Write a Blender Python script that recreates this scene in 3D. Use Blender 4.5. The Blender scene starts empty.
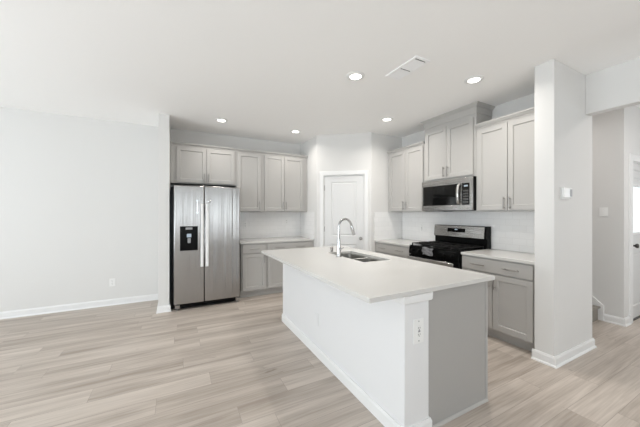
import bpy, bmesh, math, random
from mathutils import Vector, Matrix

random.seed(7)
SC = bpy.context.scene
COL = SC.collection
R = math.radians

# ------------------------------------------------------------------ camera
cam_data = bpy.data.cameras.new('camera')
cam_data.sensor_width = 36.0
cam_data.lens = 274.0 / 640.0 * 36.0
cam_data.clip_start = 0.05
cam = bpy.data.objects.new('camera', cam_data)
COL.objects.link(cam)
cam.location = (0, 0, 1.375)
cam.rotation_euler = (R(90), 0, R(-27.5))
SC.camera = cam

# ------------------------------------------------------------------ exposure, world, daylight
SC.view_settings.view_transform = 'Standard'
SC.view_settings.look = 'None'
SC.view_settings.gamma = 1.0
SC.view_settings.use_curve_mapping = False
SC.view_settings.exposure = 0.09
SC.cycles.use_denoising = True
SC.cycles.max_bounces = 12
SC.cycles.diffuse_bounces = 8
SC.cycles.sample_clamp_indirect = 6.0

world = bpy.data.worlds.new('overcast_sky')
SC.world = world
world.use_nodes = True
wn = world.node_tree.nodes
wn['Background'].inputs[0].default_value = (0.93, 0.97, 1.0, 1)
wn['Background'].inputs[1].default_value = 1.6


def area(name, loc, rot, sx, sy, power, color=(1, 1, 1)):
    d = bpy.data.lights.new(name, 'AREA')
    d.shape = 'RECTANGLE'
    d.size, d.size_y, d.energy, d.color = sx, sy, power, color
    o = bpy.data.objects.new(name, d)
    COL.objects.link(o)
    o.location, o.rotation_euler = loc, rot
    return o


DAY = (0.87, 0.94, 1.0)
# daylight entering by the glazed patio door in the left wall and the windows of the rear wall
area('daylight_patio_door', (-4.50, 1.75, 1.15), (0, R(-116), 0), 2.1, 3.4, 120, DAY)
area('daylight_left_window', (-4.50, -1.6, 1.45), (0, R(-116), 0), 1.5, 1.7, 40, DAY)
for wx in (-1.9, 0.2, 2.3):
    area('daylight_rear_window', (wx, -3.10, 1.45), (R(122), 0, 0), 1.3, 1.5, 17, DAY)
area('foyer_fill_light', (6.35, -0.6, 1.5), (0, R(100), 0), 1.4, 1.2, 22, DAY)  # added fill at the windowless right wall, brightens the foyer
area('foyer_ceiling_lamp', (4.45, 0.15, 2.70), (0, 0, 0), 0.3, 0.3, 10, (1.0, .93, .88))
area('stair_fill_light', (4.25, 2.1, 2.70), (0, 0, 0), 0.3, 0.3, 5, (1.0, .93, .88))  # added out of view to brighten the stair wall, no fixture


# ------------------------------------------------------------------ materials
def new_mat(name):
    m = bpy.data.materials.new(name)
    m.use_nodes = True
    return m, m.node_tree.nodes, m.node_tree.links, m.node_tree.nodes['Principled BSDF']


def plain(name, rgb, rough=0.5, metal=0.0, bump=0.0, scale=200.0, var=0.0, spec=0.5, coat=0.0):
    """Principled with a fine procedural noise in colour and bump."""
    m, n, l, b = new_mat(name)
    b.inputs['Roughness'].default_value = rough
    b.inputs['Metallic'].default_value = metal
    b.inputs['Specular IOR Level'].default_value = spec
    b.inputs['Coat Weight'].default_value = coat
    tc = n.new('ShaderNodeTexCoord')
    nz = n.new('ShaderNodeTexNoise')
    nz.inputs['Scale'].default_value = scale
    nz.inputs['Detail'].default_value = 3
    l.new(tc.outputs['Object'], nz.inputs['Vector'])
    mx = n.new('ShaderNodeMix')
    mx.data_type = 'RGBA'
    l.new(nz.outputs['Fac'], mx.inputs['Factor'])
    mx.inputs['A'].default_value = (*[c * (1 - var) for c in rgb], 1)
    mx.inputs['B'].default_value = (*[min(1, c * (1 + var)) for c in rgb], 1)
    l.new(mx.outputs['Result'], b.inputs['Base Color'])
    if bump:
        bp = n.new('ShaderNodeBump')
        bp.inputs['Strength'].default_value = bump
        bp.inputs['Distance'].default_value = 0.002
        l.new(nz.outputs['Fac'], bp.inputs['Height'])
        l.new(bp.outputs['Normal'], b.inputs['Normal'])
    return m


def emit(name, rgb, strength):
    m, n, l, b = new_mat(name)
    b.inputs['Base Color'].default_value = (*[c * .1 for c in rgb], 1)
    b.inputs['Emission Color'].default_value = (*rgb, 1)
    b.inputs['Emission Strength'].default_value = strength
    return m


def floor_mat():
    m, n, l, b = new_mat('vinyl_plank_floor')
    tc = n.new('ShaderNodeTexCoord')
    br = n.new('ShaderNodeTexBrick')
    br.offset, br.offset_frequency, br.squash = 0.0, 2, 1.0
    br.inputs['Scale'].default_value = 1.0
    br.inputs['Brick Width'].default_value = 1.22
    br.inputs['Row Height'].default_value = 0.182
    br.inputs['Mortar Size'].default_value = 0.0015
    br.inputs['Mortar Smooth'].default_value = 0.3
    br.inputs['Color1'].default_value = (0, 0, 0, 1)
    br.inputs['Color2'].default_value = (1, 1, 1, 1)
    br.inputs['Mortar'].default_value = (0.5, 0.5, 0.5, 1)
    # each row of planks starts at its own random place
    sp = n.new('ShaderNodeSeparateXYZ'); l.new(tc.outputs['Object'], sp.inputs[0])
    rw = n.new('ShaderNodeMath'); rw.operation = 'DIVIDE'; rw.inputs[1].default_value = 0.182
    l.new(sp.outputs['Y'], rw.inputs[0])
    fl = n.new('ShaderNodeMath'); fl.operation = 'FLOOR'; l.new(rw.outputs[0], fl.inputs[0])
    wh = n.new('ShaderNodeTexWhiteNoise'); wh.noise_dimensions = '1D'; l.new(fl.outputs[0], wh.inputs['W'])
    sh = n.new('ShaderNodeMath'); sh.operation = 'MULTIPLY_ADD'; sh.inputs[1].default_value = 1.22
    l.new(wh.outputs['Value'], sh.inputs[0]); l.new(sp.outputs['X'], sh.inputs[2])
    cv = n.new('ShaderNodeCombineXYZ'); l.new(sh.outputs[0], cv.inputs['X']); l.new(sp.outputs['Y'], cv.inputs['Y'])
    l.new(cv.outputs[0], br.inputs['Vector'])
    sep = n.new('ShaderNodeSeparateColor')
    l.new(br.outputs['Color'], sep.inputs['Color'])
    # grain: stretched along the plank, shifted per plank
    mul = n.new('ShaderNodeMath'); mul.operation = 'MULTIPLY'; mul.inputs[1].default_value = 37.0
    l.new(sep.outputs[0], mul.inputs[0])
    cx = n.new('ShaderNodeCombineXYZ')
    l.new(mul.outputs[0], cx.inputs['X']); l.new(mul.outputs[0], cx.inputs['Z'])
    add = n.new('ShaderNodeVectorMath'); add.operation = 'ADD'
    l.new(tc.outputs['Object'], add.inputs[0]); l.new(cx.outputs[0], add.inputs[1])

    def grain(sx, sy, scale, detail, dist):
        mp = n.new('ShaderNodeMapping')
        mp.inputs['Scale'].default_value = (sx, sy, 1)
        l.new(add.outputs[0], mp.inputs['Vector'])
        g = n.new('ShaderNodeTexNoise')
        g.inputs['Scale'].default_value = scale
        g.inputs['Detail'].default_value = detail
        g.inputs['Distortion'].default_value = dist
        l.new(mp.outputs[0], g.inputs['Vector'])
        return g
    g1 = grain(0.55, 7.0, 1.3, 5, 0.6)
    g2 = grain(1.5, 40.0, 2.0, 4, 0.3)
    g3 = grain(1.6, 8.0, 1.6, 2, 1.4)
    ramp = n.new('ShaderNodeValToRGB')
    ramp.color_ramp.elements[0].position = 0.345
    ramp.color_ramp.elements[0].color = FLOOR_DARK
    ramp.color_ramp.elements[1].position = 0.615
    ramp.color_ramp.elements[1].color = FLOOR_LIGHT
    # fac = .55*g1 + .25*g2 + .2*plank
    def madd(a, k, c=None):
        q = n.new('ShaderNodeMath'); q.operation = 'MULTIPLY_ADD'
        l.new(a, q.inputs[0]); q.inputs[1].default_value = k
        if c is None: q.inputs[2].default_value = 0
        else: l.new(c, q.inputs[2])
        return q.outputs[0]
    s = madd(g1.outputs['Fac'], 0.58)
    s = madd(g2.outputs['Fac'], 0.30, s)
    s = madd(sep.outputs[0], 0.12, s)
    l.new(s, ramp.inputs['Fac'])
    # sparse knots
    kr = n.new('ShaderNodeValToRGB')
    kr.color_ramp.elements[0].position = 0.71
    kr.color_ramp.elements[0].color = (0, 0, 0, 1)
    kr.color_ramp.elements[1].position = 0.80
    kr.color_ramp.elements[1].color = (0.6, 0.6, 0.6, 1)
    l.new(g3.outputs['Fac'], kr.inputs['Fac'])
    kx = n.new('ShaderNodeMix'); kx.data_type = 'RGBA'
    l.new(kr.outputs['Color'], kx.inputs['Factor'])
    l.new(ramp.outputs['Color'], kx.inputs['A'])
    kx.inputs['B'].default_value = (0.17, 0.135, 0.105, 1)
    mo = n.new('ShaderNodeMix'); mo.data_type = 'RGBA'
    mf = n.new('ShaderNodeMath'); mf.operation = 'MULTIPLY'; mf.inputs[1].default_value = 0.50
    l.new(br.outputs['Fac'], mf.inputs[0])
    l.new(mf.outputs[0], mo.inputs['Factor'])
    l.new(kx.outputs['Result'], mo.inputs['A'])
    mo.inputs['B'].default_value = (0.16, 0.13, 0.11, 1)
    l.new(mo.outputs['Result'], b.inputs['Base Color'])
    b.inputs['Roughness'].default_value = 0.42
    b.inputs['Specular IOR Level'].default_value = 0.35
    bp = n.new('ShaderNodeBump'); bp.inputs['Strength'].default_value = 0.12
    bp.inputs['Distance'].default_value = 0.002
    l.new(g2.outputs['Fac'], bp.inputs['Height'])
    l.new(bp.outputs['Normal'], b.inputs['Normal'])
    return m


def tile_mat():
    """white glossy subway tile in running bond; object x across, z up"""
    m, n, l, b = new_mat('white_subway_tile')
    tc = n.new('ShaderNodeTexCoord')
    sx = n.new('ShaderNodeSeparateXYZ'); l.new(tc.outputs['Object'], sx.inputs[0])
    cx = n.new('ShaderNodeCombineXYZ')
    l.new(sx.outputs['X'], cx.inputs['X']); l.new(sx.outputs['Z'], cx.inputs['Y'])
    br = n.new('ShaderNodeTexBrick')
    br.offset = 0.5
    br.inputs['Scale'].default_value = 1
    br.inputs['Brick Width'].default_value = 0.155
    br.inputs['Row Height'].default_value = 0.0785
    br.inputs['Mortar Size'].default_value = 0.0014
    br.inputs['Mortar Smooth'].default_value = 0.6
    br.inputs['Color1'].default_value = (0.86, 0.855, 0.85, 1)
    br.inputs['Color2'].default_value = (0.89, 0.885, 0.88, 1)
    br.inputs['Mortar'].default_value = (0.74, 0.735, 0.73, 1)
    l.new(cx.outputs[0], br.inputs['Vector'])
    l.new(br.outputs['Color'], b.inputs['Base Color'])
    b.inputs['Roughness'].default_value = 0.12
    nz = n.new('ShaderNodeTexNoise'); nz.inputs['Scale'].default_value = 9
    l.new(cx.outputs[0], nz.inputs['Vector'])
    sub = n.new('ShaderNodeMath'); sub.operation = 'MULTIPLY_ADD'
    l.new(br.outputs['Fac'], sub.inputs[0]); sub.inputs[1].default_value = -0.6
    l.new(nz.outputs['Fac'], sub.inputs[2])
    bp = n.new('ShaderNodeBump'); bp.inputs['Strength'].default_value = 0.35
    bp.inputs['Distance'].default_value = 0.004
    l.new(sub.outputs[0], bp.inputs['Height'])
    l.new(bp.outputs['Normal'], b.inputs['Normal'])
    return m


def steel_mat(name, rgb, rough, wav=0.25, vertical=True):
    """brushed stainless steel, grain along z (or x), slight waviness of the sheet"""
    m, n, l, b = new_mat(name)
    b.inputs['Metallic'].default_value = 1.0
    b.inputs['Base Color'].default_value = (*rgb, 1)
    tc = n.new('ShaderNodeTexCoord')
    mp = n.new('ShaderNodeMapping')
    mp.inputs['Scale'].default_value = (90, 90, 1.2) if vertical else (1.2, 90, 90)
    l.new(tc.outputs['Object'], mp.inputs['Vector'])
    g = n.new('ShaderNodeTexNoise'); g.inputs['Scale'].default_value = 4; g.inputs['Detail'].default_value = 3
    l.new(mp.outputs[0], g.inputs['Vector'])
    mr = n.new('ShaderNodeMapRange')
    mr.inputs['To Min'].default_value = rough - 0.06
    mr.inputs['To Max'].default_value = rough + 0.10
    l.new(g.outputs['Fac'], mr.inputs['Value'])
    l.new(mr.outputs[0], b.inputs['Roughness'])
    m2 = n.new('ShaderNodeMapping')
    m2.inputs['Scale'].default_value = (11, 11, 0.10) if vertical else (0.3, 9, 9)
    l.new(tc.outputs['Object'], m2.inputs['Vector'])
    w = n.new('ShaderNodeTexNoise'); w.inputs['Scale'].default_value = 1.0; w.inputs['Detail'].default_value = 2
    l.new(m2.outputs[0], w.inputs['Vector'])
    bp = n.new('ShaderNodeBump'); bp.inputs['Strength'].default_value = wav
    bp.inputs['Distance'].default_value = 0.02
    l.new(w.outputs['Fac'], bp.inputs['Height'])
    l.new(bp.outputs['Normal'], b.inputs['Normal'])
    return m


def pane_mat(name, tint, gloss=0.12):
    m, n, l, b = new_mat(name)
    n.remove(b)
    out = n['Material Output']
    t = n.new('ShaderNodeBsdfTransparent'); t.inputs[0].default_value = (*tint, 1)
    g = n.new('ShaderNodeBsdfGlossy'); g.inputs['Roughness'].default_value = 0.03
    mx = n.new('ShaderNodeMixShader'); mx.inputs[0].default_value = gloss
    l.new(t.outputs[0], mx.inputs[1]); l.new(g.outputs[0], mx.inputs[2])
    l.new(mx.outputs[0], out.inputs['Surface'])
    return m


FLOOR_DARK = (0.335, 0.283, 0.240, 1)
FLOOR_LIGHT = (0.580, 0.515, 0.457, 1)
M = {}
M['wall'] = plain('wall_paint', (0.720, 0.713, 0.700), 0.75, bump=0.06, scale=260, var=0.01, spec=0.25)
M['ceiling'] = plain('ceiling_paint', (0.955, 0.951, 0.943), 0.9, bump=0.08, scale=180, var=0.01, spec=0.1)
M['trim'] = plain('white_trim_paint', (0.80, 0.80, 0.797), 0.38, var=0.005)
M['door'] = plain('white_door_paint', (0.70, 0.70, 0.697), 0.4, var=0.005)
M['white_panel'] = plain('white_island_paint', (0.76, 0.76, 0.765), 0.55, bump=0.03, scale=260, var=0.005)
M['floor'] = floor_mat()
M['tile'] = tile_mat()
M['cab'] = plain('gray_cabinet_paint', (0.455, 0.444, 0.428), 0.42, var=0.01, scale=40)
M['cab_shaded'] = plain('gray_cabinet_paint_shaded', (0.385, 0.374, 0.360), 0.45, var=0.01, scale=40)  # same cabinet paint, darkened for the shade on the island's near end
M['quartz'] = plain('white_quartz', (0.63, 0.62, 0.598), 0.22, var=0.03, scale=160)
M['steel'] = steel_mat('brushed_steel', (0.385, 0.375, 0.366), 0.20, 0.8)
M['steel_h'] = steel_mat('brushed_steel_wide', (0.50, 0.49, 0.475), 0.24, 0.3, False)
M['sink'] = steel_mat('sink_steel', (0.52, 0.51, 0.49), 0.30, 0.05, False)
M['chrome'] = plain('polished_chrome', (0.56, 0.56, 0.565), 0.12, 1.0)
M['nickel'] = plain('brushed_nickel', (0.36, 0.345, 0.33), 0.32, 1.0)
M['handle_white'] = plain('pale_handle_sleeve', (0.86, 0.86, 0.86), 0.35, 0.0)
M['black'] = plain('black_enamel', (0.005, 0.005, 0.005), 0.22, spec=0.10)
M['black_matte'] = plain('black_cast_iron', (0.008, 0.008, 0.008), 0.55, bump=0.3, scale=300, spec=0.2)
M['black_glass'] = plain('black_glass', (0.006, 0.006, 0.006), 0.05, spec=0.4)
M['gray_plastic'] = plain('gray_plastic', (0.30, 0.30, 0.31), 0.45)
M['white_plastic'] = plain('white_plastic', (0.84, 0.84, 0.83), 0.35)
M['vent_white'] = plain('white_vent_enamel', (0.95, 0.95, 0.955), 0.4)
M['slot'] = plain('dark_slot', (0.10, 0.10, 0.10), 0.6)
M['lens'] = emit('lamp_lens', (1.0, 0.97, 0.92), 6.0)
M['display'] = emit('lit_display', (0.75, 0.88, 1.0), 0.45)
M['carpet'] = plain('gray_stair_carpet', (0.30, 0.28, 0.25), 0.95, bump=0.8, scale=420, var=0.25)
M['pane'] = pane_mat('window_glass', (0.95, 0.97, 0.97))
M['plastic_film'] = plain('crumpled_clear_film', (0.20, 0.20, 0.21), 0.14, bump=1.0, scale=30, var=0.5)
M['porch'] = plain('porch_concrete', (0.50, 0.49, 0.47), 0.85, bump=0.2, scale=60, var=0.08)
M['bronze'] = plain('dark_bronze', (0.06, 0.055, 0.05), 0.35, 0.8)


# ------------------------------------------------------------------ mesh helpers
class MB:
    def __init__(self):
        self.bm = bmesh.new()

    def box(self, x0, x1, y0, y1, z0, z1):
        bm = self.bm
        v = [bm.verts.new((x, y, z)) for x in (x0, x1) for y in (y0, y1) for z in (z0, z1)]
        for f in ((0, 1, 3, 2), (4, 6, 7, 5), (0, 4, 5, 1), (2, 3, 7, 6), (0, 2, 6, 4), (1, 5, 7, 3)):
            bm.faces.new([v[i] for i in f])
        return self

    def prism(self, pts, z0, z1):
        """horizontal polygon pushed up from z0 to z1"""
        bm = self.bm
        a = [bm.verts.new((x, y, z0)) for x, y in pts]
        b = [bm.verts.new((x, y, z1)) for x, y in pts]
        n = len(pts)
        bm.faces.new(a[::-1]); bm.faces.new(b)
        for i in range(n):
            bm.faces.new((a[i], a[(i + 1) % n], b[(i + 1) % n], b[i]))
        return self

    def poly_x(self, pts, x0, x1):
        """(y, z) polygon pushed along x"""
        bm = self.bm
        a = [bm.verts.new((x0, y, z)) for y, z in pts]
        b = [bm.verts.new((x1, y, z)) for y, z in pts]
        n = len(pts)
        bm.faces.new(a[::-1]); bm.faces.new(b)
        for i in range(n):
            bm.faces.new((a[i], a[(i + 1) % n], b[(i + 1) % n], b[i]))
        return self

    def sweep(self, path, profile):
        """(offset, z) profile along an open xy path; the offset points right of travel"""
        bm = self.bm
        P = [Vector(p) for p in path]
        nr = []
        for a, b in zip(P[:-1], P[1:]):
            d = (b - a).normalized()
            nr.append(Vector((d.y, -d.x)))
        rings = []
        for i, p in enumerate(P):
            if i == 0: n = nr[0]
            elif i == len(P) - 1: n = nr[-1]
            else: n = (nr[i - 1] + nr[i]) / (1 + nr[i - 1].dot(nr[i]))
            rings.append([bm.verts.new((p.x + n.x * o, p.y + n.y * o, z)) for o, z in profile])
        k = len(profile)
        for r0, r1 in zip(rings[:-1], rings[1:]):
            for j in range(k):
                bm.faces.new((r0[j], r1[j], r1[(j + 1) % k], r0[(j + 1) % k]))
        bm.faces.new(rings[0]); bm.faces.new(rings[-1][::-1])
        return self

    def tube(self, pts, rad, seg=14):
        """round tube along points; rad a number or one per point"""
        bm = self.bm
        P = [Vector(p) for p in pts]
        rads = rad if isinstance(rad, (list, tuple)) else [rad] * len(P)
        up = Vector((0.13, 0.31, 0.94)).normalized()
        rings = []
        for i, p in enumerate(P):
            d = (P[min(i + 1, len(P) - 1)] - P[max(i - 1, 0)]).normalized()
            s = d.cross(up)
            if s.length < 1e-3: s = d.cross(Vector((1, 0, 0)))
            s.normalize()
            t = s.cross(d).normalized()
            up = t
            rings.append([bm.verts.new(p + (s * math.cos(2 * math.pi * q / seg) + t * math.sin(2 * math.pi * q / seg)) * rads[i]) for q in range(seg)])
        for a, b in zip(rings[:-1], rings[1:]):
            for q in range(seg):
                bm.faces.new((a[q], a[(q + 1) % seg], b[(q + 1) % seg], b[q]))
        bm.faces.new(rings[0][::-1]); bm.faces.new(rings[-1])
        return self

    def lathe(self, prof, c=(0, 0, 0), seg=28, axis='z'):
        """(r, h) profile turned about an axis through c"""
        bm = self.bm
        c = Vector(c)
        rings = []
        for r, hh in prof:
            ring = []
            for q in range(seg):
                a = 2 * math.pi * q / seg
                u, v = r * math.cos(a), r * math.sin(a)
                if axis == 'z': w = Vector((u, v, hh))
                elif axis == 'y': w = Vector((u, hh, v))
                else: w = Vector((hh, u, v))
                ring.append(bm.verts.new(c + w))
            rings.append(ring)
        for a, b in zip(rings[:-1], rings[1:]):
            for q in range(seg):
                bm.faces.new((a[q], a[(q + 1) % seg], b[(q + 1) % seg], b[q]))
        bm.faces.new(rings[0][::-1]); bm.faces.new(rings[-1])
        return self

    def build(self, name, mat, parent=None, bevel=0.0, smooth=False, seg=2):
        bm = self.bm
        bmesh.ops.recalc_face_normals(bm, faces=bm.faces)
        me = bpy.data.meshes.new(name)
        bm.to_mesh(me); bm.free()
        o = bpy.data.objects.new(name, me)
        COL.objects.link(o)
        me.materials.append(M[mat])
        if smooth:
            for p in me.polygons: p.use_smooth = True
            me.set_sharp_from_angle(angle=R(40))
        if bevel:
            bv = o.modifiers.new('bevel', 'BEVEL')
            bv.width, bv.segments, bv.limit_method = bevel, seg, 'ANGLE'
            bv.angle_limit = R(40)
            for p in me.polygons: p.use_smooth = True
            me.set_sharp_from_angle(angle=R(30))
        if parent is not None: o.parent = parent
        return o


def thing(name, label, cat, loc=(0, 0, 0), rz=0.0, group=None):
    o = bpy.data.objects.new(name, None)
    COL.objects.link(o)
    o.empty_display_size = 0.1
    o.location, o.rotation_euler = loc, (0, 0, rz)
    return tag(o, label, cat, group)


def tag(o, label, cat, group=None):
    o['label'], o['category'] = label, cat
    if group: o['group'] = group
    return o


def struct(o):
    o['kind'] = 'structure'
    return o


def struct_empty(name, loc, rz=0.0):
    o = bpy.data.objects.new(name, None)
    COL.objects.link(o)
    o.location, o.rotation_euler = loc, (0, 0, rz)
    return struct(o)


# ------------------------------------------------------------------ the room
H = 2.765
YB = 5.09            # back wall plane
XK = 3.66            # kitchen right wall plane
XL, YR, XR = -4.60, -3.20, 6.45
PLAN = [(XL - .15, YR - .15), (XR + .12, YR - .15), (XR + .12, 1.372), (4.97, 1.372), (4.97, YB + .12), (XL - .15, YB + .12)]
struct(MB().prism(PLAN, -0.12, 0).build('floor', 'floor'))
struct(MB().prism(PLAN, H, H + 0.12).build('ceiling', 'ceiling'))
struct(MB().box(4.975, 9.0, 1.38, 8.0, -0.14, -0.02).build('porch_floor', 'porch'))
struct(MB().box(XL - .15, 4.97, YB, YB + .12, 0, H).build('wall_back', 'wall'))

# left wall with a glazed patio door and a window (beyond the frame, the daylight comes through them)
w = MB()
w.box(XL - .12, XL, YR, -2.45, 0, H).box(XL - .12, XL, -0.75, 0.0, 0, H).box(XL - .12, XL, 3.5, YB, 0, H)
w.box(XL - .12, XL, -2.45, -0.75, 0, 0.7).box(XL - .12, XL, -2.45, -0.75, 2.2, H).box(XL - .12, XL, 0.0, 3.5, 2.25, H)
struct(w.build('wall_left', 'wall'))
# rear wall with three windows
w = MB()
xs = [XL, -2.55, -1.25, -0.45, 0.85, 1.65, 2.95, XR]
for i in range(0, 8, 2):
    w.box(xs[i], xs[i + 1], YR - .12, YR, 0, H)
for i in (1, 3, 5):
    w.box(xs[i], xs[i + 1], YR - .12, YR, 0, 0.7).box(xs[i], xs[i + 1], YR - .12, YR, 2.2, H)
struct(w.build('wall_rear', 'wall'))
struct(MB().box(XR, XR + .12, YR, 1.372, 0, H).build('wall_right', 'wall'))


def window(n, axis, a0, a1, z0, z1, pos, bars):
    e = struct_empty('window_%d' % n, (0, 0, 0))
    f = MB()
    t = 0.05

    def bx(u0, u1, zz0, zz1, d0, d1):
        if axis == 'x': f.box(u0, u1, pos + d0, pos + d1, zz0, zz1)
        else: f.box(pos + d0, pos + d1, u0, u1, zz0, zz1)
    bx(a0, a0 + t, z0, z1, -.09, -.03); bx(a1 - t, a1, z0, z1, -.09, -.03)
    bx(a0 + t, a1 - t, z0, z0 + t, -.09, -.03); bx(a0 + t, a1 - t, z1 - t, z1, -.09, -.03)
    for b in range(1, bars):
        u = a0 + (a1 - a0) * b / bars
        bx(u - .03, u + .03, z0 + t, z1 - t, -.09, -.03)
    f.build('frame', 'trim', e)
    f = MB()
    bx(a0 + t, a1 - t, z0 + t, z1 - t, -.065, -.060)
    f.build('pane', 'pane', e)


window(1, 'y', 0.0, 3.5, 0.0, 2.25, XL, 2)
window(2, 'y', -2.45, -0.75, 0.7, 2.2, XL, 1)
for i, (a, b) in enumerate(((-2.55, -1.25), (-0.45, 0.85), (1.65, 2.95))):
    window(3 + i, 'x', a, b, 0.7, 2.2, YR, 1)

# stub wall beside the refrigerator
struct(MB().box(-0.235, -0.098, 4.40, YB, 0, H).build('wall_stub', 'wall', bevel=0.004))
# corner pantry: short returns and the diagonal wall with its door opening
A, B = Vector((2.205, 4.365)), Vector((2.955, 3.765))
U = (B - A).normalized()
N = Vector((-U.y, U.x))                     # into the pantry
L = (B - A).length
dr0, dr1, drh = 0.128, 0.840, 2.052         # door opening along the diagonal


def dpt(u, d):
    q = A + U * u + N * d
    return (q.x, q.y)


w = MB()
w.prism([(2.205, 4.365), dpt(0.0, 0.001), dpt(0.085, .114), (2.32, 4.45), (2.32, YB), (2.205, YB)], 0, H)
w.prism([dpt(0, 0), dpt(dr0, 0), dpt(dr0, .114), dpt(0.07, .114)], 0, H)
w.prism([dpt(dr1, 0), dpt(L, 0), dpt(L + .02, .114), dpt(dr1, .114)], 0, H)
w.prism([dpt(dr0, 0), dpt(dr1, 0), dpt(dr1, .114), dpt(dr0, .114)], drh, H)
w.box(2.955, XK, 3.765, 3.88, 0, H)
struct(w.build('wall_pantry', 'wall'))
# wall behind the range, then the partition end and the opening to the foyer
struct(MB().box(XK, 3.80, 1.365, YB, 0, H).build('wall_kitchen', 'wall'))
struct(MB().box(3.0, 3.80, 1.21, 1.365, 0, H).build('wall_partition', 'wall', bevel=0.004))
struct(MB().box(3.635, 3.74, YR, 1.21, 2.37, H).build('wall_header', 'wall', bevel=0.003))
# foyer: wall along the stairs, wall with the entry door
struct(MB().box(4.85, 4.97, 1.372, YB, 0, H).build('wall_stair', 'wall'))
DX0, DX1, DY = 5.095, 6.01, 1.257
w = MB()
w.box(4.85, DX0, DY, 1.372, 0, H).box(DX1, XR, DY, 1.372, 0, H).box(DX0, DX1, DY, 1.372, 2.04, H)
struct(w.build('wall_foyer', 'wall'))

# baseboards
BB = [(0, 0), (.0145, 0), (.0145, .074), (.011, .082), (.008, .092), (0, .092)]
SHOE = [(0, 0), (.026, 0), (.0245, .008), (.020, .015), (.0145, .018), (.0145, .074), (.011, .082), (.008, .092), (0, .092)]


def baseboard(name, path):
    return struct(MB().sweep(path, SHOE).build(name, 'trim'))


baseboard('baseboard_back', [(XL, YB), (-0.235, YB), (-0.235, 4.40), (-0.098, 4.40), (-0.098, 4.50)])
baseboard('baseboard_partition', [(3.0, 1.38), (3.0, 1.21), (3.80, 1.21), (3.80, 1.365)])
baseboard('baseboard_stair', [(4.85, 1.432), (4.85, DY), (5.004, DY)])
baseboard('baseboard_left', [(XL, 3.62), (XL, YB)][::1])
baseboard('baseboard_pantry', [dpt(0, 0), dpt(0.06, 0)])


# doors ------------------------------------------------------------
def casing(x0, x1, h, wdt=0.07, t=0.016):
    """flat casing with an eased edge around an opening, local x across, front toward -y"""
    c = MB()
    prof = [(0, 0), (0, -t), (wdt - .012, -t), (wdt - .004, -t * .6), (wdt, -t * .5), (wdt, 0)]
    # mitred frame
    bm = c.bm
    rows = []
    for (px, pz, sx, sz) in ((x0, 0, -1, 0), (x0, h, -1, 1), (x1, h, 1, 1), (x1, 0, 1, 0)):
        rows.append([bm.verts.new((px + sx * o, y, pz + sz * o)) for o, y in prof])
    k = len(prof)
    for a, b in zip(rows[:-1], rows[1:]):
        for j in range(k):
            bm.faces.new((a[j], b[j], b[(j + 1) % k], a[(j + 1) % k]))
    bm.faces.new(rows[0]); bm.faces.new(rows[-1][::-1])
    return c


def slab(x0, x1, z0, z1, panels, y=0.0, t=0.035):
    """door slab with sunk panels carrying a raised field"""
    s = MB()
    xs_ = sorted({x0, x1} | {p[0] for p in panels} | {p[1] for p in panels})
    px0, px1 = panels[0][0], panels[0][1]
    s.box(x0, px0, y, y + t, z0, z1).box(px1, x1, y, y + t, z0, z1)
    zz = [z0]
    for p in sorted(panels, key=lambda q: q[2]): zz += [p[2], p[3]]
    zz.append(z1)
    for i in range(0, len(zz), 2):
        s.box(px0, px1, y, y + t, zz[i], zz[i + 1])
    for (a, b, c, d) in panels:
        bm = s.bm
        def ring(i, yy):
            return [bm.verts.new(q) for q in ((a + i, yy, c + i), (b - i, yy, c + i), (b - i, yy, d - i), (a + i, yy, d - i))]
        rs = [ring(0, y), ring(.010, y + .009), ring(.024, y + .009), ring(.040, y + .003)]
        for r0, r1 in zip(rs[:-1], rs[1:]):
            for j in range(4):
                bm.faces.new((r0[j], r0[(j + 1) % 4], r1[(j + 1) % 4], r1[j]))
        bm.faces.new(rs[-1])
    return s


ang = math.atan2(U.y, U.x)
d1 = struct_empty('door_1', (A.x, A.y, 0), ang)
slab(dr0 + .012, dr1 - .012, 0.012, drh - .012, [(0.262, 0.708, 0.20, 0.838), (0.262, 0.708, 0.979, 1.932)], y=0.012).build('slab', 'door', d1)
MB().box(dr0, dr0 + .0105, 0.0, .112, 0, drh).box(dr1 - .0105, dr1, 0.0, .112, 0, drh).box(dr0 + .0105, dr1 - .0105, 0.0, .112, drh - .0105, drh - .0005) \
    .box(dr0 + .0105, dr0 + .022, .049, .062, 0, drh - .011).box(dr1 - .022, dr1 - .0105, .049, .062, 0, drh - .011).build('jamb', 'trim', d1)
for hz in (0.25, 1.10, 1.827):
    MB().tube([(dr0 + .011, .006, hz - .045), (dr0 + .011, .006, hz + .045)], .0065, 10).build('hinge', 'nickel', d1)
kn = MB().lathe([(.027, 0), (.027, -.006), (.011, -.010), (.010, -.026), (.020, -.034), (.027, -.044), (.026, -.054), (.016, -.060), (.002, -.061)], (0.777, .012, 0.945), axis='y').build('door_knob', 'nickel', d1, smooth=True)
t1 = struct_empty('trim_1', (A.x, A.y, 0), ang)
casing(dr0 - .006, dr1 + .006, drh + .003, .066).build('casing', 'trim', t1)

d2 = struct_empty('door_2', (0, DY, 0), 0)
s = slab(DX0 + .012, DX1 - .012, 0.012, 2.03, [(5.19, 5.90, 0.17, 0.86), (5.19, 5.90, 1.10, 1.76), (5.19, 5.90, 1.81, 1.95)], y=0.02, t=.044)
o = s.build('slab', 'door', d2)
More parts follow.
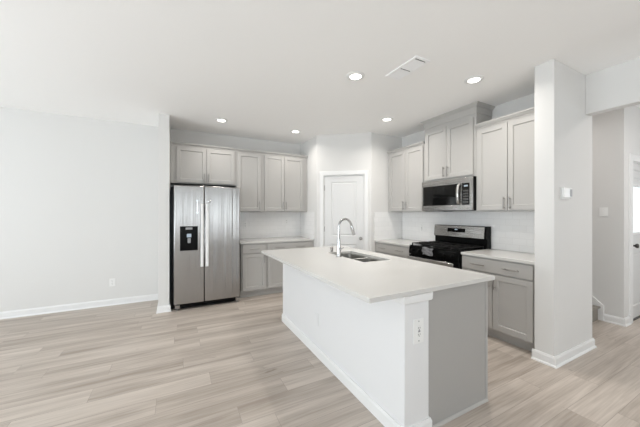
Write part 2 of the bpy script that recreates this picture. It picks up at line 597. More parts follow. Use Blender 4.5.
# the middle opening of the entry door holds a glazed light
bm = bmesh.new(); bm.from_mesh(o.data)
kill = [f for f in bm.faces if all(1.095 < v.co.z < 1.765 for v in f.verts) and all(5.18 < v.co.x < 5.91 for v in f.verts) and f.calc_center_median().y < .035
        and abs(f.normal.z) < .999 and abs(f.normal.x) < .999]
bmesh.ops.delete(bm, geom=kill, context='FACES')
bm.to_mesh(o.data); bm.free()
MB().box(5.19, 5.215, .012, .07, 1.10, 1.76).box(5.875, 5.90, .012, .07, 1.10, 1.76).box(5.215, 5.875, .012, .07, 1.10, 1.125).box(5.215, 5.875, .012, .07, 1.735, 1.76).build('glazing_frame', 'trim', d2)
MB().box(5.215, 5.875, .036, .042, 1.125, 1.735).build('pane', 'pane', d2)
MB().lathe([(.030, 0), (.030, -.008), (.012, -.012), (.011, -.035), (.022, -.043), (.029, -.055), (.027, -.066), (.014, -.073), (.002, -.074)], (5.155, .02, .965), axis='y').build('door_knob', 'bronze', d2, smooth=True)
MB().box(DX0, DX0 + .0105, 0.0, .112, 0, 2.04).box(DX1 - .0105, DX1, 0.0, .112, 0, 2.04).box(DX0 + .0105, DX1 - .0105, 0.0, .112, 2.0295, 2.0395).build('jamb', 'trim', d2)
MB().box(DX0 + .0105, DX1 - .0105, 0.0, .112, 0, .0115).build('threshold', 'bronze', d2)
t2 = struct_empty('trim_2', (0, DY, 0))
casing(DX0 - .004, DX1 + .004, 2.043, .085, .018).build('casing', 'trim', t2)

# stairs behind the partition
st = struct_empty('staircase', (3.83, 1.483, 0))
b = MB()
pts = [(0, 0)]
for i in range(7):
    pts += [(i * .265, (i + 1) * .18 - .03), (i * .265 - .025, (i + 1) * .18 - .02), (i * .265 - .025, (i + 1) * .18), ((i + 1) * .265, (i + 1) * .18)]
pts += [(7 * .265, 0)]
b.poly_x(pts, 0, 0.992)
b.build('carpeted_steps', 'carpet', st)
sk = [(1.432, 0), (1.432, .196), (1.452, .215), (1.60, .345), (3.40, 1.57), (3.40, 0)]
struct(MB().poly_x(sk, 4.8265, 4.8495).build('trim_3', 'trim', bevel=0.002))

# ------------------------------------------------------------------ tile backsplash (part of the walls)
def splash(name, loc, rz, w_, h_):
    o_ = MB().box(0, w_, -.008, -.0005, 0, h_).build(name, 'tile')
    o_.location, o_.rotation_euler = loc, (0, 0, rz)
    return struct(o_)


ZC = 0.9145
splash('wall_tile_back', (0.87, YB, ZC), 0, 1.334, 0.488)
splash('wall_tile_pantry', (2.205, YB - .009, ZC), R(-90), 0.63, 0.488)
splash('wall_tile_return', (3.02, 3.765, ZC), 0, 0.63, 0.488)
splash('wall_tile_kitchen', (XK, 3.764 - .009, ZC), R(-90), 2.385, 0.488)


# ------------------------------------------------------------------ cabinets
def shaker(x0, x1, z0, z1, rail=0.056, t=0.02, gap=0.001):
    """shaker door or drawer front; the face frame of its cabinet is at y = 0"""
    b_ = MB()
    y0, y1 = -t - gap, -gap
    b_.box(x0, x0 + rail, y0, y1, z0, z1).box(x1 - rail, x1, y0, y1, z0, z1)
    b_.box(x0 + rail, x1 - rail, y0, y1, z0, z0 + rail).box(x0 + rail, x1 - rail, y0, y1, z1 - rail, z1)
    bm = b_.bm
    a, c, e, f = x0 + rail, x1 - rail, z0 + rail, z1 - rail

    def ring(i, y):
        return [bm.verts.new(q) for q in ((a + i, y, e + i), (c - i, y, e + i), (c - i, y, f - i), (a + i, y, f - i))]
    r0, r1 = ring(0, y0 + .0015), ring(.004, y0 + .013)
    for j in range(4):
        bm.faces.new((r0[j], r0[(j + 1) % 4], r1[(j + 1) % 4], r1[j]))
    bm.faces.new(r1)
    return b_


def pull(x, z, ln, vertical=True, y=-.021):
    p = MB()
    if vertical:
        a, c = (x, y - .030, z - ln / 2), (x, y - .030, z + ln / 2)
        p.tube([a, c], .0058, 12)
        for s_ in (-1, 1):
            p.tube([(x, y, z + s_ * ln * .36), (x, y - .030, z + s_ * ln * .36)], .0048, 10)
    else:
        p.tube([(x - ln / 2, y - .030, z), (x + ln / 2, y - .030, z)], .0058, 12)
        for s_ in (-1, 1):
            p.tube([(x + s_ * ln * .36, y, z), (x + s_ * ln * .36, y - .030, z)], .0048, 10)
    return p


def add_door(c, x0, x1, z0, z1, hx=None, hz=None, ln=.14):
    d = shaker(x0, x1, z0, z1).build('door', 'cab', c, bevel=0.0015)
    if hx is not None:
        pull(hx, hz, ln).build('handle', 'nickel', d, smooth=True)
    return d


def add_drawer(c, x0, x1, z0, z1, hxs):
    b_ = MB().box(x0, x1, -.021, -.001, z0, z1)
    d = b_.build('drawer', 'cab', c, bevel=0.003)
    for hx in hxs:
        pull(hx, (z0 + z1) / 2, .16, False).build('handle', 'nickel', d, smooth=True)
    return d


def body(c, w_, d_, z0, z1, x0=0.0):
    MB().box(x0, x0 + w_, 0, d_, z0, z1).build('cabinet_box', 'cab', c, bevel=0.001)


def base(c, w_, d_=0.598, toe=.105):
    MB().box(0, w_, 0, d_, toe, .883).build('cabinet_box', 'cab', c, bevel=0.001)
    MB().box(0.0, w_, .07, d_, 0.0, toe - .0005).build('toe_kick', 'cab', c)


CROWN = [(0, 0), (.006, 0), (.006, .010), (.016, .016), (.030, .030), (.034, .034), (.034, .044), (0, .044)]
UD = 0.325                                   # upper cabinets' depth

# back run of wall cabinets
YU = YB - UD - .005
g_bu = 'gray wall cabinets along the back wall'
c = thing('wall_cabinet', 'gray two-door wall cabinet above the steel refrigerator', 'cabinet', (-0.094, YU, 0), 0, g_bu)
MB().box(0, .9735, 0, UD, 1.845, 2.425).build('cabinet_box', 'cab', c, bevel=.001)
add_door(c, .082, .506, 1.862, 2.410, .478, 1.94)
add_door(c, .512, .948, 1.862, 2.410, .540, 1.94)
c = thing('wall_cabinet', 'narrow gray single-door wall cabinet just right of the refrigerator', 'cabinet', (0.8805, YU, 0), 0, g_bu)
body(c, .4435, UD, 1.405, 2.425)
add_door(c, .022, .420, 1.420, 2.410, .392, 1.515)
c = thing('wall_cabinet', 'gray two-door wall cabinet in the back corner by the pantry', 'cabinet', (1.3255, YU, 0), 0, g_bu)
body(c, .8745, UD, 1.405, 2.425)
add_door(c, .042, .409, 1.420, 2.410, .381, 1.515)
add_door(c, .415, .790, 1.420, 2.410, .443, 1.515)
MB().sweep([(-0.094, YU), (2.203, YU)], [(o_, 2.426 + z_) for o_, z_ in CROWN]).build('crown_molding', 'cab')
tag(bpy.data.objects['crown_molding'], 'long gray crown molding capping the wall cabinets along the back wall', 'molding')

# right run (local x runs toward the camera, local y into the wall)
XU = XK - UD - .005
g_ru = 'gray wall cabinets along the range wall'


def crown_run(path, z, name, label, prof=CROWN):
    tag(MB().sweep(path, [(o_, z + z_) for o_, z_ in prof]).build(name, 'cab'), label, 'molding')


c = thing('wall_cabinet', 'gray two-door wall cabinet left of the microwave, nearest the pantry', 'cabinet', (XU, 3.763, 0), R(-90), g_ru)
body(c, .807, UD, 1.400, 2.425)
add_door(c, .040, .419, 1.416, 2.410, .391, 1.505)
add_door(c, .425, .788, 1.416, 2.410, .453, 1.505)
c = thing('wall_cabinet', 'tall-set gray two-door wall cabinet directly above the microwave', 'cabinet', (XU, 2.954, 0), R(-90), g_ru)
body(c, .808, UD, 1.848, 2.7205)
add_door(c, .026, .386, 1.868, 2.590, .358, 1.955)
add_door(c, .392, .775, 1.868, 2.590, .420, 1.955)
MB().sweep([(0, UD), (0, 0), (.808, 0), (.808, UD)], [(.0005, 2.640), (.007, 2.644), (.007, 2.7200), (.0005, 2.7200)]).build('frieze', 'cab', c)
c = thing('wall_cabinet', 'gray two-door wall cabinet right of the microwave, beside the white partition', 'cabinet', (XU, 2.1445, 0), R(-90), g_ru)
body(c, .775, UD, 1.400, 2.425)
add_door(c, .022, .372, 1.416, 2.410, .344, 1.495)
add_door(c, .378, .752, 1.416, 2.410, .406, 1.495)
crown_run([(XU, 3.763), (XU, 2.956)], 2.426, 'crown_molding', 'gray crown molding on the cabinet left of the microwave')
crown_run([(XU, 2.144), (XU, 1.367)], 2.426, 'crown_molding', 'gray crown molding on the cabinet right of the microwave',
          [(0, 0), (.006, 0), (.006, .012), (.018, .020), (.034, .042), (.038, .046), (.038, .060), (0, .060)])
crown_run([(XK - .001, 2.954), (XU, 2.954), (XU, 2.146), (XK - .001, 2.146)], 2.7215, 'crown_molding', 'flared gray crown molding meeting the ceiling above the microwave cabinet',
          [(0, 0), (.010, 0), (.014, .006), (.040, .032), (.044, .034), (.044, .042), (0, .042)])

# base cabinets, back run
YF = 4.485
g_b = 'gray base cabinets'
c = thing('base_cabinet', 'narrow gray base cabinet with one drawer, right beside the refrigerator', 'cabinet', (0.905, YF, 0), 0, g_b)
base(c, .419)
add_drawer(c, .022, .402, .728, .868, [.21])
add_door(c, .022, .402, .128, .715, .374, .63)
c = thing('base_cabinet', 'gray base cabinet with a wide drawer front, in the back corner by the pantry', 'cabinet', (1.325, YF, 0), 0, g_b)
base(c, .874)
add_drawer(c, .022, .80, .728, .868, [.22, .60])
add_door(c, .022, .408, .128, .715, .380, .63)
add_door(c, .414, .80, .128, .715, .442, .63)
# right run
XF = 3.052
c = thing('base_cabinet', 'gray base cabinet with two-pull drawer, between the range and the pantry', 'cabinet', (XF, 3.763, 0), R(-90), g_b)
base(c, .809)
add_drawer(c, .012, .785, .728, .868, [.20, .60])
add_door(c, .012, .396, .128, .715, .368, .63)
add_door(c, .402, .785, .128, .715, .430, .63)
c = thing('base_cabinet', 'gray base cabinet with two-pull drawer, between the range and the white partition', 'cabinet', (XF, 2.144, 0), R(-90), g_b)
base(c, .776)
add_drawer(c, .012, .752, .728, .868, [.215, .562])
add_door(c, .012, .366, .128, .715, .338, .63)
add_door(c, .372, .752, .128, .715, .400, .63)

# worktops
def top(name, label, x0, x1, y0, y1):
    return tag(MB().box(x0, x1, y0, y1, .884, .914).build(name, 'quartz', bevel=.003), label, 'countertop')


top('countertop', 'white quartz countertop along the back wall beside the refrigerator', .885, 2.203, 4.455, YB - .001)
top('countertop', 'short white quartz countertop left of the range, against the pantry', 3.022, XK - .001, 2.957, 3.763)
top('countertop', 'white quartz countertop right of the range, against the partition', 3.022, XK - .001, 1.367, 2.142)

# ------------------------------------------------------------------ island
isl = thing('kitchen_island', 'white kitchen island with gray end panel in the middle of the room', 'island', (1.2, 1.215, 0))
pw, il, cw = .205, 2.125, .822
MB().box(0, pw, 0, il, 0, .883).build('half_wall', 'white_panel', isl, bevel=.003)
cb = MB().box(pw + .0005, cw - .02, .014, il - .002, .105, .68).box(pw + .0005, cw - .07, .014, il - .002, 0.0, .105)
cb.box(pw + .0005, cw - .02, .014, .86, .68, .883).box(pw + .0005, cw - .02, 1.66, il - .002, .68, .883)
cb.build('cabinet_box', 'cab', isl)
MB().box(pw + .0005, cw, .010, .0135, 0, .883).build('end_panel', 'cab_shaded', isl)
MB().sweep([(pw + .001, .010), (cw, .010)], [(0, 0), (.014, 0), (.013, .008), (.008, .013), (0, .015)]).build('shoe_molding', 'cab', isl)
MB().box(cw - .012, cw + .002, .003, .0095, .016, .883).build('corner_bead', 'cab', isl)
MB().sweep([(pw, .008), (pw, 0), (0, 0), (0, il)][::-1], BB).build('baseboard', 'trim', isl)
MB().sweep([(pw, .008), (pw, 0), (0, 0), (0, il)][::-1], [(0, .830), (.012, .833), (.016, .840), (.018, .883), (0, .883)]).build('cap_molding', 'trim', isl)
for i in range(3):                           # doors toward the range
    x0 = .06 + i * .69
    d = MB().box(cw - .0195, cw - .0005, x0, x0 + .66, .128, .868).build('door', 'cab', isl, bevel=.002)
    MB().tube([(cw + .03, x0 + .06, .62), (cw + .03, x0 + .06, .76)], .0058, 10).tube([(cw - .001, x0 + .06, .64), (cw + .03, x0 + .06, .64)], .0048, 8).tube([(cw - .001, x0 + .06, .74), (cw + .03, x0 + .06, .74)], .0048, 8).build('handle', 'nickel', d)

SX0, SX1, SY0, SY1 = 1.572, 1.905, 2.105, 2.835
cx0, cx1, cy0, cy1 = .925, 2.085, 1.198, 3.358
ct = MB()
bm = ct.bm
# slab with a rectangular cut-out for the sink
def ringv(x0, x1, y0, y1, z):
    return [bm.verts.new(q) for q in ((x0, y0, z), (x1, y0, z), (x1, y1, z), (x0, y1, z))]
ot, ob = ringv(cx0, cx1, cy0, cy1, .914), ringv(cx0, cx1, cy0, cy1, .884)
it, ib = ringv(SX0, SX1, SY0, SY1, .914), ringv(SX0, SX1, SY0, SY1, .884)
for j in range(4):
    k = (j + 1) % 4
    bm.faces.new((ot[j], ot[k], it[k], it[j]))
    bm.faces.new((ob[j], ib[j], ib[k], ob[k]))
    bm.faces.new((ot[j], ob[j], ob[k], ot[k]))
    bm.faces.new((it[j], it[k], ib[k], ib[j]))
tag(ct.build('countertop', 'quartz', bevel=.003), 'large white quartz island countertop with sink cut-out', 'countertop')

# undermount double-bowl sink
sk = thing('kitchen_sink', 'stainless steel double-bowl undermount sink in the island countertop', 'sink', (SX0, SY0, .8835))
sw, sl = SX1 - SX0, SY1 - SY0
def bowl(y0, y1, dep=.19):
    b_ = MB(); bm_ = b_.bm
    def rr(x0, x1, a0, a1, z, r):
        out = []
        for (qx, qy, st_) in ((x1 - r, a1 - r, 0), (x0 + r, a1 - r, 90), (x0 + r, a0 + r, 180), (x1 - r, a0 + r, 270)):
            for k_ in range(5):
                a_ = R(st_ + k_ * 22.5)
                out.append(bm_.verts.new((qx + r * math.cos(a_), qy + r * math.sin(a_), z)))
        return out
    rs = [rr(0, sw, y0, y1, 0, .02), rr(.006, sw - .006, y0 + .006, y1 - .006, -.004, .035), rr(.012, sw - .012, y0 + .012, y1 - .012, -dep + .02, .04), rr(.035, sw - .035, y0 + .035, y1 - .035, -dep, .05)]
    for a_, c_ in zip(rs[:-1], rs[1:]):
        for j in range(20):
            bm_.faces.new((a_[j], a_[(j + 1) % 20], c_[(j + 1) % 20], c_[j]))
    bm_.faces.new(rs[-1])
    return b_
for (a_, c_) in ((-.004, sl / 2 - .008), (sl / 2 + .008, sl + .004)):
    bo = bowl(a_, c_).build('bowl', 'sink', sk, smooth=True)
    MB().lathe([(.042, .0), (.042, .003), (.030, .003), (.028, -.004), (.004, -.006)], (sw / 2, (a_ + c_) / 2, -.189)).build('drain', 'chrome', bo, smooth=True)
MB().box(.004, sw - .004, sl / 2 - .0075, sl / 2 + .0075, -.05, -.012).build('divider', 'sink', sk, bevel=.004)

# gooseneck faucet
FX, FY = 1.522, 2.49
fa = thing('kitchen_faucet', 'chrome gooseneck pull-down faucet standing behind the island sink', 'faucet', (FX, FY, .9145))
MB().lathe([(.029, 0), (.029, .006), (.024, .010), (.022, .05), (.0205, .10), (.0165, .14), (.0150, .19), (.0150, .20)], seg=24).build('body', 'chrome', fa, smooth=True)
pts = [(0, 0, .195), (0, 0, .26), (0, 0, .31)]
for k_ in range(1, 23):
    a_ = R(180 - k_ * 7)
    pts.append((.078 + .078 * math.cos(a_), 0, .322 + .078 * math.sin(a_)))
last = Vector(pts[-1])
dirn = Vector((math.sin(R(20)), 0, -math.cos(R(20))))
pts.append(tuple(last + dirn * .045))
MB().tube(pts, .0120, 16).build('spout', 'chrome', fa, smooth=True)
MB().tube([last + dirn * .030, last + dirn * .042, last + dirn * .09, last + dirn * .135, last + dirn * .140], [.0130, .0165, .0190, .0185, .012], 16).build('spray_head', 'chrome', fa, smooth=True)
MB().tube([(.0, -.016, .085), (0, -.04, .087), (.004, -.055, .092), (.008, -.075, .105)], [.012, .011, .007, .005], 12).build('lever', 'chrome', fa, smooth=True)
so = MB().lathe([(.022, 0), (.022, .004), (.017, .006), (.017, .042), (.020, .044), (.020, .056), (.014, .060), (.002, .061)], (1.655, 2.87, .9145), seg=20).build('air_gap_cap', 'nickel', smooth=True)
tag(so, 'short metal air-gap cap on the island countertop at the far end of the sink', 'cap')

# ------------------------------------------------------------------ refrigerator
fr = thing('refrigerator', 'stainless steel side-by-side refrigerator with black sides and door dispenser', 'refrigerator', (-.045, 4.342, 0))
MB().box(-.038, .905, .075, .715, .02, 1.755).build('cabinet_box', 'black', fr, bevel=.004)
ld = MB().box(0, .3935, 0, .068, .085, 1.775).build('door', 'steel', fr, bevel=.012, seg=3)
rd = MB().box(.3985, .910, 0, .068, .085, 1.775).build('door', 'steel', fr, bevel=.012, seg=3)


def fridge_handle(x, par):
    p = MB()
    pp = []
    for i in range(15):
        t_ = i / 14
        z_ = .61 + .905 * t_
        pp.append((x, -.052 - .012 * math.sin(math.pi * t_), z_))
    bm_ = p.bm
    prev = None
    for (a_, y_, z_) in pp:
        ring = [bm_.verts.new((a_ + dx, y_ + dy, z_)) for dx, dy in ((-.019, -.008), (-.012, -.014), (.012, -.014), (.019, -.008), (.019, .008), (.012, .014), (-.012, .014), (-.019, .008))]
        if prev:
            for j in range(8):
                bm_.faces.new((prev[j], prev[(j + 1) % 8], ring[(j + 1) % 8], ring[j]))
        else:
            bm_.faces.new(ring[::-1])
        prev = ring
    bm_.faces.new(prev)
    p.box(x - .010, x + .010, -.045, .001, .64, .68).box(x - .010, x + .010, -.045, .001, 1.43, 1.47)
    return p.build('handle', 'handle_white', par, smooth=True)


fridge_handle(.360, ld)
fridge_handle(.428, rd)
MB().tube([(.304, -.016, 1.375), (.304, -.016, 1.575)], .011, 12).tube([(.304, .001, 1.39), (.304, -.016, 1.39)], .016, 12).tube([(.304, .001, 1.56), (.304, -.016, 1.56)], .016, 12).build('bracket', 'chrome', ld, smooth=True)
MB().lathe([(.020, 0), (.020, -.014), (.012, -.020), (.002, -.021)], (.466, .001, 1.555), axis='y', seg=18).build('emblem_button', 'chrome', rd, smooth=True)
ds = MB().box(.078, .090, -.006, .0005, .846, 1.192).box(.296, .308, -.006, .0005, .846, 1.192).box(.090, .296, -.006, .0005, 1.130, 1.192).box(.090, .296, -.006, .0005, .846, .872)
ds.box(.090, .296, -.001, .0005, .872, 1.130)
dso = ds.build('dispenser', 'black', ld, bevel=.002)
MB().box(.165, .222, -.016, -.0015, 1.035, 1.085).build('dispenser_display', 'display', dso, bevel=.003)  # glowing block for the lit display of the dispenser
MB().box(.175, .215, -.022, -.0015, .955, 1.022).build('paddle', 'gray_plastic', dso, bevel=.004)
MB().box(.150, .236, -.0072, -.0061, 1.146, 1.176).build('control_strip', 'gray_plastic', dso)
gr = MB().box(.03, .88, .035, .07, .022, .078)
for q in range(4): gr.box(.04, .87, .028, .036, .028 + q * .012, .034 + q * .012)
gr.build('base_grille', 'black', fr)
for fx in (.015, .845):
    MB().box(fx, fx + .06, .012, .07, .028, .075).lathe([(.020, 0.0), (.020, .012), (.010, .014), (.010, .03)], (fx + .03, .04, 0), seg=16).build('foot', 'nickel', fr)
for fx in (.04, .80):
    MB().box(fx, fx + .07, .02, .14, 1.756, 1.772).build('hinge_cover', 'gray_plastic', fr, bevel=.003)

# ------------------------------------------------------------------ microwave (local x toward camera, y into wall)
mw = thing('microwave', 'stainless steel over-the-range microwave with black glass door', 'microwave', (3.265, 2.953, 1.412), R(-90))
W = .806
MB().box(.001, W, .028, .393, .0, .430).build('case', 'black', mw, bevel=.003)
dz0, dz1 = .004, .428
md = MB()
md.box(0, .655, 0, .027, dz1 - .075, dz1).box(0, .655, 0, .027, dz0, dz0 + .070).box(0, .022, 0, .027, dz0 + .07, dz1 - .075).box(.628, .655, 0, .027, dz0 + .07, dz1 - .075)
mdo = md.build('door', 'steel_h', mw, bevel=.002)
MB().box(.022, .628, .004, .024, dz0 + .07, dz1 - .075).build('glass', 'black_glass', mdo)
hp = []
for i in range(13):
    t_ = i / 12
    hp.append((.622 + .0 * t_, -.012 - .034 * math.sin(math.pi * t_) ** .6 if 0 < t_ < 1 else -.002, .078 + t_ * .275))
hb = MB(); bm = hb.bm; prev = None
for (x_, y_, z_) in hp:
    ring = [bm.verts.new((x_ + dx, y_ + dy, z_)) for dx, dy in ((-.017, -.004), (-.008, -.011), (.008, -.011), (.017, -.004), (.017, .004), (-.017, .004))]
    if prev:
        for j in range(6): bm.faces.new((prev[j], prev[(j + 1) % 6], ring[(j + 1) % 6], ring[j]))
    else: bm.faces.new(ring[::-1])
    prev = ring
bm.faces.new(prev)
hb.build('handle', 'steel_h', mdo, smooth=True)
cp = MB().box(.657, .760, 0.002, .027, dz0 + .07, dz1 - .075).build('control_panel', 'black_glass', mw)
MB().box(.685, .735, .0005, .0018, .308, .328).build('display', 'display', cp)
for r_ in range(5):
    for q in range(3):
        MB().box(.674 + q * .025, .692 + q * .025, .0008, .0018, .10 + r_ * .036, .120 + r_ * .036).build('button', 'slot', cp)
MB().box(.657, .760, 0, .027, dz1 - .075, dz1).box(.657, .760, 0, .027, dz0, dz0 + .07).box(.760, W - .004, 0, .027, dz0, dz1).build('steel_trim', 'steel_h', mw, bevel=.002)
MB().box(.12, .32, .06, .26, -.012, -.0005).build('vent_filter', 'gray_plastic', mw, bevel=.002)

# ------------------------------------------------------------------ range
rg = thing('gas_range', 'black gas range with stainless backguard and oven handle', 'range', (3.0, 2.951, 0), R(-90))
W = .803
MB().box(0.002, W, .035, .655, .03, .905).build('range_body', 'black', rg, bevel=.003)
for q in ((.05, .08), (.73, .08), (.05, .58), (.73, .58)):
    MB().lathe([(.018, 0), (.018, .01), (.010, .012), (.010, .0295)], (q[0], q[1], 0), seg=14).build('foot', 'black_matte', rg)
ck = MB().box(0, W + .001, .012, .645, .9055, .920)
cko = ck.build('cooktop', 'black', rg, bevel=.004)
for (bx_, by_, r_) in ((.16, .17, .05), (.16, .405, .042), (.4015, .285, .055), (.643, .17, .055), (.643, .405, .042)):
    MB().lathe([(r_ + .012, 0), (r_ + .012, .006), (r_, .008), (r_, .016), (r_ - .01, .020), (.002, .021)], (bx_, by_, .9205), seg=24).build('burner', 'black_matte', cko, smooth=True)
for (g0, g1) in ((.018, .272), (.278, .525), (.531, .785)):
    gb = MB()
    zt, zb_ = .952, .940
    y0, y1 = .04, .520
    gb.box(g0, g0 + .014, y0, y1, zb_, zt).box(g1 - .014, g1, y0, y1, zb_, zt).box(g0 + .014, g1 - .014, y0, y0 + .014, zb_, zt).box(g0 + .014, g1 - .014, y1 - .014, y1, zb_, zt)
    gb.box(g0 + .014, g1 - .014, (y0 + y1) / 2 - .007, (y0 + y1) / 2 + .007, zb_, zt)
    mid = (g0 + g1) / 2
    gb.box(mid - .006, mid + .006, y0 + .014, y1 - .014, zb_ + .001, zt + .004)
    for yy in (.17, .405):
        gb.box(g0 + .014, g1 - .014, yy - .006, yy + .006, zb_ + .001, zt + .004)
    for (fx, fy) in ((g0, y0), (g1 - .014, y0), (g0, y1 - .014), (g1 - .014, y1 - .014)):
        gb.box(fx, fx + .014, fy, fy + .014, .9205, zb_)
    gb.build('grate', 'black_matte', rg, bevel=.002)
cpn = MB().poly_x([(.034, .79), (.0, .80), (-.004, .815), (.010, .903), (.034, .9045)], .002, W - .002).build('control_panel', 'black', rg, bevel=.002)
for kx in (.085, .195, .4015, .60, .72):
    MB().lathe([(.024, 0), (.024, -.008), (.019, -.012), (.017, -.034), (.012, -.038), (.002, -.0385)], (kx, .004, .853), axis='y', seg=20).build('knob', 'black', cpn, smooth=True)
od = MB().box(.004, W - .004, .0, .034, .20, .785).build('oven_door', 'black', rg, bevel=.004)
MB().box(.09, W - .09, -.002, -.0002, .30, .62).build('oven_window', 'black_glass', od)
oh = MB().box(.020, W - .045, -.055, -.038, .724, .768)
oh.box(.05, .08, -.040, 0.001, .731, .761).box(W - .11, W - .08, -.040, 0.001, .731, .761)
oh.build('handle', 'steel_h', od, bevel=.006)
MB().box(.004, W - .004, .004, .034, .04, .192).build('storage_drawer', 'black', rg, bevel=.004)
bg = MB().poly_x([(.553, .9205), (.553, 1.03), (.525, 1.045), (.542, 1.198), (.555, 1.204), (.640, 1.204), (.640, .9205)], .0, W + .003).build('backguard', 'black', rg, bevel=.003)
MB().poly_x([(.5235, 1.046), (.5405, 1.197), (.5415, 1.197), (.5245, 1.046)], .004, W - .022).build('steel_fascia', 'steel_h', bg)
dsp = MB().poly_x([(.5295, 1.110), (.5355, 1.165), (.5375, 1.165), (.5315, 1.110)], .235, .515).build('display', 'black_glass', bg)
MB().poly_x([(.5323, 1.141), (.5339, 1.156), (.5347, 1.156), (.5331, 1.141)], .355, .395).build('clock', 'display', dsp)
# crumpled film packet over the front of the range
pk = bmesh.new()
NX, NZ = 14, 16
vv = []
for j in range(NZ + 1):
    for i in range(NX + 1):
        u, v = i / NX, j / NZ
        y_ = (-.058) + .008 * math.sin(u * 9 + v * 5) * math.sin(v * 7 + 1) + random.uniform(-.003, .003)
        z_ = .822 + v * .098 + .006 * math.sin(u * 6)
        vv.append(pk.verts.new((u * .165 + .008 * math.sin(v * 8), y_, z_)))
for j in range(NZ):
    for i in range(NX):
        a_ = j * (NX + 1) + i
        pk.faces.new((vv[a_], vv[a_ + 1], vv[a_ + NX + 2], vv[a_ + NX + 1]))
mp_ = MB(); mp_.bm.free(); mp_.bm = pk
po = mp_.build('plastic_packet', 'plastic_film', smooth=True)
sd = po.modifiers.new('thickness', 'SOLIDIFY'); sd.thickness = .004; sd.offset = 0
po.location, po.rotation_euler = (3.0, 2.652, 0), (0, 0, R(-90))
tag(po, 'crumpled shiny plastic packet hung on the front of the black range', 'packet')


# ------------------------------------------------------------------ electrical plates (local front toward -y)
def plate(name, label, cat, loc, rz, w_=.072, h_=.117, kind='duplex', group='wall outlets'):
    e = thing(name, label, cat, loc, rz, group)
    MB().box(-w_ / 2, w_ / 2, -.006, -.0005, -h_ / 2, h_ / 2).build('cover_plate', 'white_panel' if kind == 'plain' else 'white_plastic', e, bevel=.002)
    if kind == 'duplex':
        for s_ in (-1, 1):
            rc = MB().lathe([(.0165, 0), (.0165, -.0025), (.002, -.0027)], (0, -.0061, s_ * .0195), axis='y', seg=20).build('receptacle', 'white_plastic', e, smooth=True)
            MB().box(-.0075, -.005, -.0095, -.0085, s_ * .0195 - .002, s_ * .0195 + .008).box(.005, .0075, -.0095, -.0085, s_ * .0195 - .002, s_ * .0195 + .008) \
                .lathe([(.003, -.0085), (.003, -.0095)], (0, 0, s_ * .0195 - .008), axis='y', seg=10).build('slots', 'slot', rc)
    elif kind == 'plain':
        MB().box(-.017, .017, -.0085, -.0061, -.034, .034).build('receptacle', 'white_panel', e, bevel=.001)
    elif kind == 'gfci':
        rc = MB().box(-.017, .017, -.0085, -.0061, -.034, .034).build('receptacle', 'white_plastic', e, bevel=.001)
        for s_ in (-1, 1):
            sl_ = MB()
            sl_.box(-.0085, -.0055, -.0095, -.0086, s_ * .02 - .004, s_ * .02 + .006).box(.0055, .0085, -.0095, -.0086, s_ * .02 - .004, s_ * .02 + .006)
            sl_.lathe([(.003, -.0086), (.003, -.0095)], (0, 0, s_ * .02 - .009), axis='y', seg=10)
            sl_.build('slots', 'slot', rc)
        MB().box(-.008, .008, -.0098, -.0086, -.006, .006).build('reset_button', 'gray_plastic', rc)
        for s_ in (-1, 1):
            MB().lathe([(.004, -.0061), (.004, -.0075), (.001, -.0078)], (0, 0, s_ * h_ * .40), axis='y', seg=12).build('screw', 'gray_plastic', e)
    else:
        for q in ((-.0, ) if kind == 'switch' else ()):
            MB().box(-.017, .017, -.010, -.0061, -.034, .034).build('rocker', 'white_plastic', e, bevel=.002)
    return e


plate('wall_outlet', 'white duplex outlet low on the bare dining wall left of the refrigerator', 'outlet', (-.866, YB, .342), 0)
plate('wall_outlet', 'white outlet on the narrow near end of the island', 'outlet', (1.312, 1.215, .655), 0, .084, .150, 'gfci')
plate('wall_outlet', 'white outlet low on the long white side of the island', 'outlet', (1.2, 2.37, .352), R(-90), .072, .117, 'plain')
plate('wall_outlet', 'outlet on the back tile beside the refrigerator', 'outlet', (1.10, YB - .008, 1.17), 0, .072, .117)
plate('wall_outlet', 'outlet on the back tile near the pantry corner', 'outlet', (1.905, YB - .008, 1.22), 0, .072, .117)
plate('wall_outlet', 'outlet on the tile just left of the gas range', 'outlet', (XK - .008, 3.296, 1.13), R(-90), .090, .120, 'gfci')
plate('light_switch', 'white light switch on the foyer wall by the stairs', 'switch', (4.85, 1.437, 1.395), R(-90), .080, .115, 'switch', 'switches')
th_ = thing('thermostat', 'white thermostat on the partition wall near the opening', 'thermostat', (3.197, 1.21, 1.565))
MB().box(-.088, .088, -.006, -.0005, -.055, .050).build('backplate', 'white_plastic', th_, bevel=.002)
cs = MB().box(-.082, .078, -.028, -.0062, -.046, .046).build('case', 'white_plastic', th_, bevel=.005)
MB().box(.030, .070, -.0300, -.0285, -.034, .034).build('gray_strip', 'gray_plastic', cs)  # plain gray strip at the right of the case

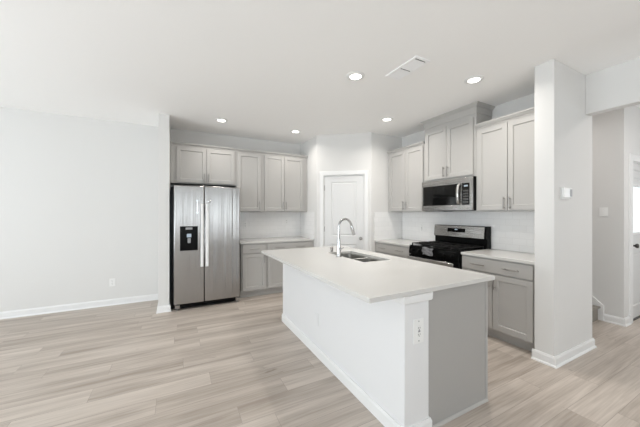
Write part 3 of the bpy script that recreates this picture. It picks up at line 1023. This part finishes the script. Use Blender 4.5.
# ------------------------------------------------------------------ ceiling fittings
LAMPS = [((1.595, 2.288), 'recessed ceiling light nearest the camera, above the island sink'),
         ((2.727, 1.782), 'recessed ceiling light in front of the cabinet right of the microwave'),
         ((2.735, 3.12), 'recessed ceiling light between the pantry and the microwave cabinet'),
         ((1.77, 4.296), 'recessed ceiling light in front of the back corner cabinets'),
         ((0.582, 4.29), 'recessed ceiling light in front of the refrigerator')]
for (lx, ly), lab in LAMPS:
    e = thing('recessed_light', lab, 'ceiling light', (lx, ly, H), 0, 'recessed ceiling lights')
    MB().lathe([(.054, -.0005), (.092, -.0005), (.092, -.004), (.074, -.012), (.059, -.012), (.056, -.006)], seg=36).build('trim_ring', 'white_plastic', e, smooth=True)
    MB().lathe([(.057, -.0062), (.057, -.0085), (.002, -.0088)], seg=32).build('lens', 'lens', e, smooth=True)
    d = bpy.data.lights.new('lamp', 'AREA')
    d.shape, d.size, d.energy, d.color, d.spread = 'DISK', .11, (4.6 if ly > 4 else 8.0), (1.0, .955, .895), R(152)
    lo = bpy.data.objects.new('lamp', d)
    COL.objects.link(lo)
    lo.parent, lo.location = e, (0, 0, -.016)

ve = thing('air_vent', 'white two-section air supply vent in the ceiling', 'vent', (1.952, 1.945, H))
fx, fy = .092, .200
MB().box(-fx, -fx + .026, -fy, fy, -.010, -.0005).box(fx - .026, fx, -fy, fy, -.010, -.0005).box(-fx + .026, fx - .026, -fy, -fy + .026, -.010, -.0005) \
    .box(-fx + .026, fx - .026, fy - .026, fy, -.010, -.0005).box(-fx + .026, fx - .026, -.010, .010, -.010, -.0005).build('frame', 'vent_white', ve, bevel=.002)
for (a_, c_) in ((-fy + .026, -.010), (.010, fy - .026)):
    gl = MB()
    for q in range(8):
        x_ = -fx + .030 + q * .0160
        gl.bm.faces.ensure_lookup_table()
        vs = [gl.bm.verts.new(p) for p in ((x_, a_ + .016, -.0020), (x_ + .014, a_ + .016, -.0105), (x_ + .014, c_ - .001, -.0105), (x_, c_ - .001, -.0020),
                                            (x_ + .001, a_ + .016, -.0012), (x_ + .015, a_ + .016, -.0097), (x_ + .015, c_ - .001, -.0097), (x_ + .001, c_ - .001, -.0012))]
        for f in ((0, 1, 2, 3), (4, 7, 6, 5), (0, 4, 5, 1), (1, 5, 6, 2), (2, 6, 7, 3), (3, 7, 4, 0)):
            gl.bm.faces.new([vs[i] for i in f])
    MB().box(-fx + .0265, fx - .0265, a_ + .0005, c_ - .0005, -.0010, -.0006).build('duct_shade_sheet', 'slot', ve)  # dark sheet in place of the shade up inside the duct
    gl.build('louvers', 'vent_white', ve)
